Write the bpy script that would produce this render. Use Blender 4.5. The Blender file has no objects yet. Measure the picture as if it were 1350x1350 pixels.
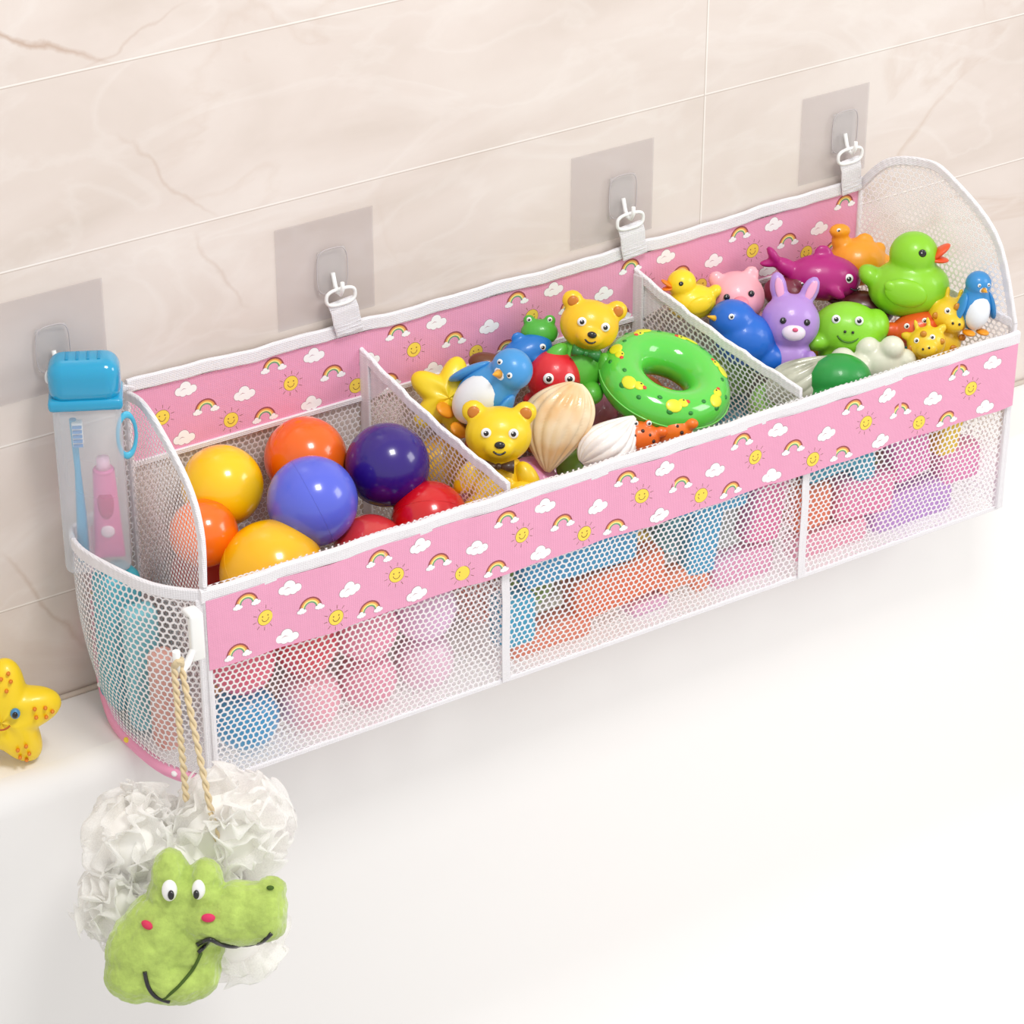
import bpy,bmesh,math,random
from mathutils import Vector,Matrix,Euler,noise
random.seed(4)
S=bpy.context.scene; COL=S.collection
S.view_settings.view_transform='Standard'
V=Vector
def lin(c):
    c/=255.0
    return c/12.92 if c<=.04045 else ((c+.055)/1.055)**2.4
def rgb(r,g,b): return (lin(r),lin(g),lin(b),1)
# ------------------------------------------------------------------ materials
def newmat(name):
    m=bpy.data.materials.new(name);m.use_nodes=True
    nt=m.node_tree;p=nt.nodes['Principled BSDF'];return m,nt,p
MC={}
def mat(c,rough=.4,coat=0,sheen=0,bump=0,bscale=60,var=0,sss=0):
    key=(c,rough,coat,sheen,bump,bscale,var,sss)
    if key in MC: return MC[key]
    m,nt,p=newmat('surface_%d_%d_%d'%c)
    p.inputs['Base Color'].default_value=rgb(*c);p.inputs['Roughness'].default_value=rough
    p.inputs['Coat Weight'].default_value=coat;p.inputs['Coat Roughness'].default_value=.08
    p.inputs['Sheen Weight'].default_value=sheen
    if sss:
        p.inputs['Subsurface Weight'].default_value=sss;p.inputs['Subsurface Scale'].default_value=.01
    if bump or var:
        tc=nt.nodes.new('ShaderNodeTexCoord');n=nt.nodes.new('ShaderNodeTexNoise')
        n.inputs['Scale'].default_value=bscale;n.inputs['Detail'].default_value=4
        nt.links.new(tc.outputs['Object'],n.inputs['Vector'])
        if bump:
            b=nt.nodes.new('ShaderNodeBump');b.inputs['Strength'].default_value=bump;b.inputs['Distance'].default_value=.002
            nt.links.new(n.outputs['Fac'],b.inputs['Height']);nt.links.new(b.outputs['Normal'],p.inputs['Normal'])
    MC[key]=m;return m
def vinyl(*c): return mat(tuple(c),.38,.2)
BLACK=mat((22,20,24),.25,.4);WHITE=mat((245,245,243),.35,.2)
def net_mat(name,c,pitch=.0066,thr=.362,alpha=1.0):
    m,nt,p=newmat(name);N=nt.nodes;L=nt.links
    p.inputs['Base Color'].default_value=rgb(*c);p.inputs['Roughness'].default_value=.7
    uv=N.new('ShaderNodeUVMap')
    def vm(op,a,b=None):
        n=N.new('ShaderNodeVectorMath');n.operation=op
        for i,x in enumerate((a,b)):
            if x is None: continue
            if isinstance(x,(tuple,list)): n.inputs[i].default_value=x
            else: L.new(x,n.inputs[i])
        return n
    ns=N.new('ShaderNodeTexNoise');ns.inputs['Scale'].default_value=18;ns.inputs['Detail'].default_value=2;L.new(uv.outputs['UV'],ns.inputs['Vector'])
    wob=vm('SUBTRACT',ns.outputs['Color'],(.5,.5,.5));wob=vm('MULTIPLY',wob.outputs[0],(.012,.012,0));base=vm('ADD',uv.outputs['UV'],wob.outputs[0])
    sv=(1,1.7320508,1)
    q=vm('MULTIPLY',base.outputs[0],(1/pitch,1/pitch,0));q=vm('ADD',q.outputs[0],(200,173.20508*2,.5))
    a=vm('MODULO',q.outputs[0],sv);a=vm('SUBTRACT',a.outputs[0],(.5,.8660254,.5))
    b=vm('ADD',q.outputs[0],(.5,.8660254,0));b=vm('MODULO',b.outputs[0],sv);b=vm('SUBTRACT',b.outputs[0],(.5,.8660254,.5))
    a=vm('MULTIPLY',a.outputs[0],(1,1,0));b=vm('MULTIPLY',b.outputs[0],(1,1,0))
    la=vm('LENGTH',a.outputs[0]);lb=vm('LENGTH',b.outputs[0])
    g=N.new('ShaderNodeMath');g.operation='GREATER_THAN';L.new(la.outputs['Value'],g.inputs[0]);L.new(lb.outputs['Value'],g.inputs[1])
    mx=N.new('ShaderNodeMix');mx.data_type='VECTOR';L.new(g.outputs[0],mx.inputs[0]);L.new(a.outputs[0],mx.inputs[4]);L.new(b.outputs[0],mx.inputs[5])
    ab=vm('ABSOLUTE',mx.outputs[1])
    d1=vm('DOT_PRODUCT',ab.outputs[0],(1,0,0));d2=vm('DOT_PRODUCT',ab.outputs[0],(.5,.8660254,0))
    M=N.new('ShaderNodeMath');M.operation='MAXIMUM';L.new(d1.outputs['Value'],M.inputs[0]);L.new(d2.outputs['Value'],M.inputs[1])
    mr=N.new('ShaderNodeMapRange');mr.inputs['From Min'].default_value=thr-.06;mr.inputs['From Max'].default_value=thr+.05
    mr.inputs['To Min'].default_value=.05;mr.inputs['To Max'].default_value=alpha
    L.new(M.outputs[0],mr.inputs['Value'])
    tl=N.new('ShaderNodeBsdfTranslucent');tl.inputs[0].default_value=rgb(*c);mt=N.new('ShaderNodeMixShader');mt.inputs[0].default_value=.2
    L.new(p.outputs[0],mt.inputs[1]);L.new(tl.outputs[0],mt.inputs[2])
    t=N.new('ShaderNodeBsdfTransparent');ms=N.new('ShaderNodeMixShader')
    L.new(mr.outputs['Result'],ms.inputs[0]);L.new(t.outputs[0],ms.inputs[1]);L.new(mt.outputs[0],ms.inputs[2])
    L.new(ms.outputs[0],N['Material Output'].inputs['Surface']);return m
NET=net_mat('white_hex_net',(253,251,252))
def clear_mat(name,c,fac,rough=.1,edge=.4,blend=.25):
    m,nt,p=newmat(name);N=nt.nodes;L=nt.links
    p.inputs['Base Color'].default_value=rgb(*c);p.inputs['Roughness'].default_value=rough
    t=N.new('ShaderNodeBsdfTransparent');ms=N.new('ShaderNodeMixShader')
    fr=N.new('ShaderNodeLayerWeight');fr.inputs[0].default_value=blend
    mr=N.new('ShaderNodeMapRange');mr.inputs['To Min'].default_value=fac;mr.inputs['To Max'].default_value=min(1,fac+edge)
    L.new(fr.outputs['Facing'],mr.inputs['Value']);L.new(mr.outputs['Result'],ms.inputs[0])
    L.new(t.outputs[0],ms.inputs[1]);L.new(p.outputs[0],ms.inputs[2]);L.new(ms.outputs[0],N['Material Output'].inputs['Surface']);return m
CLEAR=clear_mat('clear_plastic',(230,237,243),.26,.14,.5)
FILM=clear_mat('clear_film',(196,186,190),.13,.3,.02)
HOOKP=clear_mat('clear_hook_plastic',(240,237,238),.10,.12,.25)
def fabric(name,c,scale,strength=.35):
    m,nt,p=newmat(name);N=nt.nodes;L=nt.links
    p.inputs['Roughness'].default_value=.85;p.inputs['Sheen Weight'].default_value=.15
    tc=N.new('ShaderNodeTexCoord');ws=[]
    for d in('X','Z'):
        w_=N.new('ShaderNodeTexWave');w_.bands_direction=d;w_.inputs['Scale'].default_value=scale;w_.inputs['Distortion'].default_value=1;L.new(tc.outputs['Object'],w_.inputs[0]);ws.append(w_)
    a=N.new('ShaderNodeMath');a.operation='ADD';L.new(ws[0].outputs['Fac'],a.inputs[0]);L.new(ws[1].outputs['Fac'],a.inputs[1])
    n3=N.new('ShaderNodeTexNoise');n3.inputs['Scale'].default_value=45;L.new(tc.outputs['Object'],n3.inputs[0])
    a2=N.new('ShaderNodeMath');a2.operation='MULTIPLY_ADD';a2.inputs[1].default_value=7;L.new(n3.outputs['Fac'],a2.inputs[0]);L.new(a.outputs[0],a2.inputs[2])
    b=N.new('ShaderNodeBump');b.inputs['Strength'].default_value=strength;b.inputs['Distance'].default_value=.0007
    L.new(a2.outputs[0],b.inputs['Height']);L.new(b.outputs[0],p.inputs['Normal'])
    mr=N.new('ShaderNodeMapRange');mr.inputs['From Max'].default_value=2;mr.inputs['To Min'].default_value=.93;mr.inputs['To Max'].default_value=1.04
    L.new(a.outputs[0],mr.inputs['Value']);h=N.new('ShaderNodeHueSaturation');h.inputs['Color'].default_value=rgb(*c);L.new(mr.outputs['Result'],h.inputs['Value']);L.new(h.outputs[0],p.inputs['Base Color'])
    return m
TRIM=fabric('white_woven_tape',(243,240,243),170,.5)
PINK=fabric('pink_canvas',(243,167,199),230,.4)
PINKP=mat((243,165,198),.8)
# ------------------------------------------------------------------ mesh builder
class B:
    def __init__(s): s.bm=bmesh.new();s.m=[]
    def mi(s,m):
        if m not in s.m: s.m.append(m)
        return s.m.index(m)
    def _op(s,f,m,smooth=True):
        old=set(s.bm.faces);f();i=s.mi(m)
        for x in s.bm.faces:
            if x not in old: x.material_index=i;x.smooth=smooth
        return s
    def sph(s,c,r,m,rot=(0,0,0),seg=24):
        if not isinstance(r,(tuple,list)): r=(r,r,r)
        M=Matrix.Translation(c)@Euler(rot).to_matrix().to_4x4()@Matrix.Diagonal((*r,1))
        return s._op(lambda:bmesh.ops.create_uvsphere(s.bm,u_segments=seg,v_segments=max(8,seg*2//3),radius=1,matrix=M),m)
    def cyl(s,c,r1,r2,h,m,rot=(0,0,0),seg=24):
        M=Matrix.Translation(c)@Euler(rot).to_matrix().to_4x4()
        return s._op(lambda:bmesh.ops.create_cone(s.bm,cap_ends=True,segments=seg,radius1=r1,radius2=r2,depth=h,matrix=M),m)
    def box(s,c,size,m,rot=(0,0,0),bev=0,seg=3):
        M=Matrix.Translation(c)@Euler(rot).to_matrix().to_4x4()@Matrix.Diagonal((*size,1))
        def f():
            r=bmesh.ops.create_cube(s.bm,size=1,matrix=M)
            if bev:
                es=list({e for v in r['verts'] for e in v.link_edges})
                bmesh.ops.bevel(s.bm,geom=es,offset=bev,segments=seg,profile=.5,affect='EDGES')
        return s._op(f,m,bool(bev))
    def tor(s,c,R,r,m,rot=(0,0,0),sx=1,sy=1,n=40,k=14):
        M=Matrix.Translation(c)@Euler(rot).to_matrix().to_4x4()
        i=s.mi(m);vs=[[s.bm.verts.new(M@V(((R+r*math.cos(b))*math.cos(a)*sx,(R+r*math.cos(b))*math.sin(a)*sy,r*math.sin(b))))
            for b in [2*math.pi*j/k for j in range(k)]] for a in [2*math.pi*j/n for j in range(n)]]
        for a in range(n):
            for b in range(k):
                f=s.bm.faces.new((vs[a][b],vs[(a+1)%n][b],vs[(a+1)%n][(b+1)%k],vs[a][(b+1)%k]));f.material_index=i;f.smooth=True
        return s
    def tube(s,path,r,m,k=8,closed=False):
        path=[V(p) for p in path];n=len(path);i=s.mi(m);rings=[]
        ref=None
        for j,p in enumerate(path):
            if closed: t=path[(j+1)%n]-path[j-1]
            else: t=path[min(j+1,n-1)]-path[max(j-1,0)]
            t.normalize()
            if ref is None: ref=t.orthogonal().normalized()
            ref=(ref-t*ref.dot(t)).normalized();b=t.cross(ref)
            rr=r[j] if isinstance(r,(list,tuple)) else r
            rings.append([s.bm.verts.new(p+ref*math.cos(2*math.pi*q/k)*rr+b*math.sin(2*math.pi*q/k)*rr) for q in range(k)])
        for j in range(n if closed else n-1):
            A=rings[j];C=rings[(j+1)%n]
            for q in range(k):
                f=s.bm.faces.new((A[q],A[(q+1)%k],C[(q+1)%k],C[q]));f.material_index=i;f.smooth=True
        if not closed:
            for A in (rings[0][::-1],rings[-1]):
                f=s.bm.faces.new(A);f.material_index=i
        return s
    def strip(s,path,w,W,N,t,m):
        """flat webbing swept along path; W = width direction(s), N = thickness direction(s)"""
        n=len(path);i=s.mi(m);rings=[]
        for j,p in enumerate(path):
            p=V(p);Wj=V(W[j] if isinstance(W,list) else W).normalized();Nj=V(N[j] if isinstance(N,list) else N).normalized()
            rings.append([s.bm.verts.new(p+Wj*a*w/2+Nj*b*t/2) for a,b in((-1,-.35),(-.93,-.75),(-.75,-1),(.75,-1),(.93,-.75),(1,-.35),(1,.35),(.93,.75),(.75,1),(-.75,1),(-.93,.75),(-1,.35))])
        for j in range(n-1):
            for q in range(12):
                f=s.bm.faces.new((rings[j][q],rings[j][(q+1)%12],rings[j+1][(q+1)%12],rings[j+1][q]));f.material_index=i
        for A in(rings[0][::-1],rings[-1]): s.bm.faces.new(A).material_index=i
        return s
    def poly(s,pts,m):
        f=s.bm.faces.new([s.bm.verts.new(p) for p in pts]);f.material_index=s.mi(m);return s
    def surf(s,fn,nu,nv,m,cu=False,uv=None):
        i=s.mi(m);g=[[s.bm.verts.new(fn(a/nu,b/nv)) for b in range(nv+1)] for a in range(nu if cu else nu+1)]
        lay=s.bm.loops.layers.uv.verify() if uv else None
        for a in range(nu):
            for b in range(nv):
                q=(g[a][b],g[(a+1)%len(g)][b],g[(a+1)%len(g)][b+1],g[a][b+1])
                f=s.bm.faces.new(q);f.material_index=i;f.smooth=True
                if uv:
                    for l,(aa,bb) in zip(f.loops,((a,b),(a+1,b),(a+1,b+1),(a,b+1))): l[lay].uv=uv(aa/nu,bb/nv,l.vert.co)
        return s
    def obj(s,name,parent=None,loc=(0,0,0),rot=None,scale=1,label=None,cat=None,group=None,kind=None,fix=True,remesh=0,smooth=0):
        if fix: bmesh.ops.recalc_face_normals(s.bm,faces=s.bm.faces)
        me=bpy.data.meshes.new(name);s.bm.to_mesh(me);s.bm.free()
        for m in s.m: me.materials.append(m)
        o=bpy.data.objects.new(name,me);COL.objects.link(o);o.location=loc
        if rot is not None: o.rotation_euler=rot
        o.scale=(scale,)*3
        if parent: o.parent=parent
        if label:o['label']=label
        if cat:o['category']=cat
        if group:o['group']=group
        if kind:o['kind']=kind
        if remesh:
            r=o.modifiers.new('remesh','REMESH');r.mode='VOXEL';r.voxel_size=remesh;r.use_smooth_shade=True
        if smooth:
            q=o.modifiers.new('smooth','SMOOTH');q.iterations=smooth;q.factor=.6
        return o
def empty(name,loc,label,cat,rot=None):
    o=bpy.data.objects.new(name,None);COL.objects.link(o);o.location=loc;o.empty_display_size=.02
    if rot is not None:o.rotation_euler=rot
    o['label']=label;o['category']=cat;return o
# ------------------------------------------------------------------ camera
R0=V((math.cos(.5687),-math.sin(.5687),0))
F0=V((math.sin(.5687)*math.cos(.5297),math.cos(.5687)*math.cos(.5297),-math.sin(.5297)))
U0=R0.cross(F0);r_=.00133
R1=R0*math.cos(r_)+U0*math.sin(r_);U1=-R0*math.sin(r_)+U0*math.cos(r_)
cd=bpy.data.cameras.new('camera');cam=bpy.data.objects.new('camera',cd);COL.objects.link(cam);S.camera=cam
Mx=Matrix((R1,U1,-F0)).transposed().to_4x4();Mx.translation=V((-1.0092,-2.3672,1.6924));cam.matrix_world=Mx
cd.sensor_width=36;cd.lens=3944.6*36/1350;cd.clip_start=.05
# ------------------------------------------------------------------ light
w=bpy.data.worlds.new('world');S.world=w;w.use_nodes=True
w.node_tree.nodes['Background'].inputs[0].default_value=(1,.988,.98,1);w.node_tree.nodes['Background'].inputs[1].default_value=.78
def area(name,loc,target,size,e,c=(1,1,1)):
    l=bpy.data.lights.new(name,'AREA');l.size=size;l.energy=e;l.color=c
    o=bpy.data.objects.new(name,l);COL.objects.link(o);o.location=loc
    o.rotation_euler=(V(target)-V(loc)).to_track_quat('-Z','Y').to_euler()
area('softbox_light',(.3,-1.3,2.4),(.5,-.1,.1),.55,28,(1,.99,.975))
area('right_area_light',(2.6,-1.9,1.5),(.6,0,.1),1.0,19,(1,.99,.98))  # unseen soft area light from the right front; no window stands there
# ------------------------------------------------------------------ setting
m,nt,p=newmat('marble_tile');N=nt.nodes;L=nt.links
tc=N.new('ShaderNodeTexCoord')
def noi(sc,det,dist=0,vec=None):
    n=N.new('ShaderNodeTexNoise');n.inputs['Scale'].default_value=sc;n.inputs['Detail'].default_value=det;n.inputs['Distortion'].default_value=dist
    L.new(vec or tc.outputs['Object'],n.inputs['Vector']);return n
def math_(op,a,b=None,c=None):
    n=N.new('ShaderNodeMath');n.operation=op
    for i,x in enumerate((a,b,c)):
        if x is None: continue
        if isinstance(x,(int,float)): n.inputs[i].default_value=x
        else: L.new(x,n.inputs[i])
    return n.outputs[0]
def ramp(fac,stops):
    r=N.new('ShaderNodeValToRGB');L.new(fac,r.inputs[0]);e=r.color_ramp.elements
    while len(e)<len(stops): e.new(.5)
    for x,(pp,c) in zip(e,stops): x.position=pp;x.color=c
    return r.outputs[0]
def mixc(f,a,b,mode='MIX'):
    n=N.new('ShaderNodeMix');n.data_type='RGBA';n.blend_type=mode
    for i,x in((0,f),(6,a),(7,b)):
        if isinstance(x,(int,float,tuple)): n.inputs[i].default_value=x
        else: L.new(x,n.inputs[i])
    return n.outputs[2]
mp=N.new('ShaderNodeMapping');mp.inputs['Rotation'].default_value=(0,.5,0);mp.inputs['Scale'].default_value=(1,1,2.2);L.new(tc.outputs['Object'],mp.inputs[0])
base=ramp(noi(3.4,8,.7,mp.outputs[0]).outputs['Fac'],[(.3,rgb(214,201,191)),(.5,rgb(225,213,205)),(.7,rgb(232,222,215))])
fine=noi(60,4).outputs['Fac']
base=mixc(math_('MULTIPLY',fine,.10),base,rgb(205,188,174))
v1=noi(2.1,7,1.2,mp.outputs[0]).outputs['Fac']
vein=math_('SUBTRACT',1,math_('MULTIPLY',math_('ABSOLUTE',math_('SUBTRACT',v1,.5)),42));vein=math_('MAXIMUM',vein,0)
vein=math_('MULTIPLY',vein,ramp(noi(1.7,2).outputs['Fac'],[(.5,(0,0,0,1)),(.66,(1,1,1,1))]))
col=mixc(math_('MULTIPLY',vein,.25),base,rgb(184,150,120))
v2=noi(5,5,.8,mp.outputs[0]).outputs['Fac']
vl=math_('MAXIMUM',math_('SUBTRACT',1,math_('MULTIPLY',math_('ABSOLUTE',math_('SUBTRACT',v2,.52)),22)),0)
col=mixc(math_('MULTIPLY',vl,.14),col,rgb(246,242,238))
sx=N.new('ShaderNodeSeparateXYZ');L.new(tc.outputs['Object'],sx.inputs[0])
# individual brown veins of the stone
dn=noi(16,6).outputs['Fac'];dn2=noi(5,3).outputs['Fac']
for (x0,z0,x1,z1,wd,st) in((-.10,.755,.06,.672,.0042,.55),(.04,.668,.14,.700,.003,.22),(.075,.585,.165,.492,.003,.22),(.150,.470,.190,.380,.003,.2),(-.08,.18,-.01,.05,.004,.3),(1.02,.62,1.12,.50,.003,.18)):
    L_=math.hypot(x1-x0,z1-z0);ux,uz=(x1-x0)/L_,(z1-z0)/L_
    rx=math_('SUBTRACT',sx.outputs['X'],x0);rz=math_('SUBTRACT',sx.outputs['Z'],z0)
    sa=math_('ADD',math_('MULTIPLY',rx,ux),math_('MULTIPLY',rz,uz));da=math_('SUBTRACT',math_('MULTIPLY',rx,-uz),math_('MULTIPLY',rz,-ux))
    da=math_('ADD',da,math_('ADD',math_('MULTIPLY',math_('SUBTRACT',dn,.5),.035),math_('MULTIPLY',math_('SUBTRACT',dn2,.5),.07)))
    f1=math_('MAXIMUM',math_('SUBTRACT',1,math_('DIVIDE',math_('ABSOLUTE',da),wd)),0)
    f2=math_('MAXIMUM',math_('SUBTRACT',1,math_('POWER',math_('ABSOLUTE',math_('DIVIDE',math_('SUBTRACT',sa,L_/2),L_*.6)),3.0)),0)
    col=mixc(math_('MULTIPLY',math_('MULTIPLY',f1,f2),st),col,rgb(172,134,104))
def groove(coord,off,period,wd,sh=0):
    f=math_('ABSOLUTE',math_('SUBTRACT',math_('FRACT',math_('DIVIDE',math_('ADD',coord,off+sh),period)),.5))
    return math_('LESS_THAN',math_('MULTIPLY',f,period),wd)
gr=math_('MAXIMUM',groove(sx.outputs['Z'],5*.18-.481+.09,.18,.0010),groove(sx.outputs['X'],10*.95-.7445+.475,.95,.0010))
gs=math_('MAXIMUM',groove(sx.outputs['Z'],5*.18-.481+.09,.18,.0006,.0013),groove(sx.outputs['X'],10*.95-.7445+.475,.95,.0006,.0013))
col=mixc(math_('MULTIPLY',gr,.75),col,rgb(246,240,234))
col=mixc(math_('MULTIPLY',gs,.6),col,rgb(188,172,160))
L.new(col,p.inputs['Base Color']);p.inputs['Roughness'].default_value=.3
bp=N.new('ShaderNodeBump');bp.inputs['Strength'].default_value=.3;bp.inputs['Distance'].default_value=.001;bp.invert=True
L.new(gr,bp.inputs['Height']);L.new(bp.outputs[0],p.inputs['Normal'])
b=B();b.box((.7,.025,.45),(4.6,.05,2.9),m);b.obj('wall_back',label='beige marble tiled bathroom wall',kind='structure')
TUB=mat((247,245,243),.4,.0)
b=B();prof=[(-.001,-1.0),(-.001,0),(-.098,0)]
for i in range(1,9):
    a=math.pi/2*i/8*.93;prof.append((-.098-.03*math.sin(a),-.03+.03*math.cos(a)))
prof+=[(-.15,-.2),(-.175,-.42)]
for i in range(1,11):
    a=math.pi/2*i/10;prof.append((-.175-.16*(1-math.cos(a)),-.42-.16*math.sin(a)))
prof+=[(-.9,-.6),(-1.6,-.6),(-1.6,-1.0)]
vs=[[b.bm.verts.new((x,y,z)) for (y,z) in prof] for x in(-1.3,3.0)]
i0=b.mi(TUB)
for j in range(len(prof)):
    k=(j+1)%len(prof);f=b.bm.faces.new((vs[0][j],vs[1][j],vs[1][k],vs[0][k]));f.smooth=False
for q in vs: b.bm.faces.new(q)
tub=b.obj('bathtub',label='glossy white bathtub with a narrow flat ledge against the wall',cat='bathtub')
for pl in tub.data.polygons: pl.use_smooth=2<=pl.index<=len(prof)-4
bx=B();bx.tube([(-1.3,-.0035,.002),(3,-.0035,.002)],.003,mat((205,192,180),.5));bx.obj('trim_1',label='sealant bead between wall and tub',kind='structure')
# ------------------------------------------------------------------ basket
bk=empty('hanging_storage_basket',(.5,-.1,0),'pink printed white mesh three-compartment bath toy organizer hung from wall hooks','basket')
BI=Matrix.Translation((-.5,.1,0))
def bpart(b,name,label=None,parent=None,fix=False):
    par=parent or bk
    bmesh.ops.transform(b.bm,matrix=BI,verts=b.bm.verts)
    return b.obj(name,parent=par,label=label,fix=fix)
C_CL=mat((250,250,250),.8);C_OUT=mat((190,145,158),.8);C_SUN=mat((248,219,84),.8);C_DK=mat((138,88,58),.8)
RB=[mat((160,82,84),.8),mat((238,168,88),.8),mat((250,234,145),.8),mat((108,166,128),.8)]
def disc(b,f,u,v,r,h,m,n=16,ry=None): b.poly([f(u+r*math.cos(2*math.pi*i/n),v+(ry or r)*math.sin(2*math.pi*i/n),h) for i in range(n)],m)
CLD=((-.008,-.001,.005),(.009,-.001,.0048),(0,.003,.0068),(-.003,-.003,.005),(.004,-.003,.005))
def cloud(b,f,u,v,s=.9,h=1):
    for k,(du,dv,r) in enumerate(CLD): disc(b,f,u+du*s,v+dv*s,(r+.0005)*s,h+.1*k,C_OUT)
    for k,(du,dv,r) in enumerate(CLD): disc(b,f,u+du*s,v+dv*s,r*s,h+1+.1*k,C_CL)
    if s>.6: b.poly([f(u-.006,v-.0005,h+1.8),f(u-.002,v+.0018,h+1.8),f(u+.0015,v+.0003,h+1.8),f(u-.002,v+.0010,h+1.8)],C_OUT)
def sun(b,f,u,v):
    for k in range(10):
        a=2*math.pi*k/10+.2;c,s=math.cos(a),math.sin(a)
        b.poly([f(u+c*.0100-s*.00025,v+s*.0100+c*.00025,1),f(u+c*.0100+s*.00025,v+s*.0100-c*.00025,1),f(u+c*.0138+s*.00025,v+s*.0138-c*.00025,1),f(u+c*.0138-s*.00025,v+s*.0138+c*.00025,1)],C_DK)
    disc(b,f,u,v,.0084,1,C_DK,24);disc(b,f,u,v,.0080,2,C_SUN,24)
    for d in(-.003,.003): disc(b,f,u+d,v+.002,.0008,3,C_DK,8)
    pts=[(.0040*math.cos(a),.0040*math.sin(a)) for a in [math.pi+math.pi*i/8 for i in range(9)]]
    for i in range(8):
        (x0,y0),(x1,y1)=pts[i],pts[i+1]
        b.poly([f(u+x0,v-.0005+y0,3),f(u+x1,v-.0005+y1,3),f(u+x1*.83,v-.0005+y1*.83,3),f(u+x0*.83,v-.0005+y0*.83,3)],C_DK)
def rainbow(b,f,u,v):
    R=[.0123,.0105,.0088,.0073,.0058]
    for k in range(4):
        for i in range(12):
            a0=math.pi*i/12;a1=math.pi*(i+1)/12
            b.poly([f(u+R[k]*math.cos(a0),v-.004+R[k]*math.sin(a0),1),f(u+R[k]*math.cos(a1),v-.004+R[k]*math.sin(a1),1),f(u+R[k+1]*math.cos(a1),v-.004+R[k+1]*math.sin(a1),1),f(u+R[k+1]*math.cos(a0),v-.004+R[k+1]*math.sin(a0),1)],RB[k])
    for d in(-.0096,.0096): cloud(b,f,u+d,v-.005,.38,3)
def band(name,f,u0,u1,v0,v1,top,off,label,parent=None):
    b=B();n=90
    for i in range(n):
        a=u0+(u1-u0)*i/n;c=u0+(u1-u0)*(i+1)/n
        b.poly([f(a,v0,0),f(c,v0,0),f(c,v1,0),f(a,v1,0)],PINK)
    P=.144
    def inside(u,mu,v,mv): return u0+mu<u<u1-mu and v0+mv<=v<=v1-mv
    for k in range(-1,9):
        o=off+k*P
        for fn,du,dv,mu,mv in((rainbow,.043,.024,.016,.006),(cloud,.089,.026,.016,.006),(sun,.062,.050,.016,.012),(rainbow,.110,.050,.016,.01),(cloud,.009,.048,.016,.008),
                        (sun,.137,.073,.016,.010),(rainbow,.031,.077,.016,.006),(cloud,.084,.079,.016,.006)):
            if inside(o+du,mu,top-dv,mv): fn(b,f,o+du,top-dv)
    return bpart(b,name,label,parent)
seams=[.022,.355,.731,1.009]
def bulge(x):
    for a,c in zip(seams,seams[1:]):
        if a<=x<=c: return math.sin(math.pi*(x-a)/(c-a))
    return 0
FX0,FX1=.021,1.009
b=B();b.surf(lambda s,t:V((FX0+(FX1-FX0)*s,-.219-(.006*bulge(FX0+(FX1-FX0)*s)+.0016*math.sin(s*47)*bulge(FX0+(FX1-FX0)*s))*math.sin(math.pi*min(1,t*1.0)),.004+.222*t)),120,14,NET,uv=lambda s,t,c:(s*.99,t*.222))
front=bpart(b,'front_panel','white hexagonal mesh front panel')
def fw(x): return .0010*math.sin(x*31)+.0007*math.sin(x*67+1)+.0003*math.sin(x*151)
band('printed_band',lambda u,v,h:V((u,-.2275-.00008*h+fw(u)*.9,v+fw(u)*.5)),FX0,FX1,.137,.214,.226,.020,'pink band printed with suns, clouds and rainbows',front)
nn_=90
b=B();b.strip([(FX0-.004+(FX1-FX0+.006)*i/nn_,-.2235+fw(i/nn_)*.8,.2185+fw(i/nn_+.3)*.8) for i in range(nn_+1)],.0150,(0,0,1),(0,1,0),.007,TRIM);bpart(b,'rim_binding','white woven edge binding',front)
for x in seams:
    b=B();b.strip([(x+.0008*math.sin(z*90),-.222,z) for z in(.14,.12,.1,.07,.04,.004)],.0095,(1,0,0),(0,1,0),.0015,TRIM);bpart(b,'seam_tape','white seam tape',front)
b=B();b.strip([(x,-.2195,.004) for x in(FX0,.5,FX1)],.005,(0,0,1),(0,1,0),.003,TRIM);bpart(b,'bottom_binding','white edge binding',front)
# back
def rimz(x): return .336-.006*math.sin(math.pi*(x-.058)/.9)
b=B();b.surf(lambda s,t:V((.05+.915*s,-.004,.004+t*(rimz(.05+.915*s)-.004))),40,14,NET,uv=lambda s,t,c:(s*.915,t*.33))
back=bpart(b,'back_panel','white mesh back panel')
band('printed_band',lambda u,v,h:V((u,-.006-.00008*h,v+rimz(u)-.336)),.058,.958,.246,.324,.338,.03,'pink band printed with suns, clouds and rainbows',back)
b=B();b.strip([(.056+.904*i/90,-.007,rimz(.058+.9*i/90)-.004+fw(i/90)) for i in range(91)],.0145,(0,0,1),(0,1,0),.005,TRIM);bpart(b,'rim_binding','white woven edge binding',back)
b=B();b.strip([(.056+.904*i/12,-.007,.245) for i in range(13)],.006,(0,0,1),(0,1,0),.003,TRIM);bpart(b,'seam_tape','white seam tape',back)
# base
b=B();b.surf(lambda s,t:V(((.058+(FX0-.058)*t)+(.9+.088*t)*s,-.004-.215*t,.004)),30,8,NET,uv=lambda s,t,c:(s*.95,t*.219));bpart(b,'base_panel','white mesh base panel')
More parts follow.
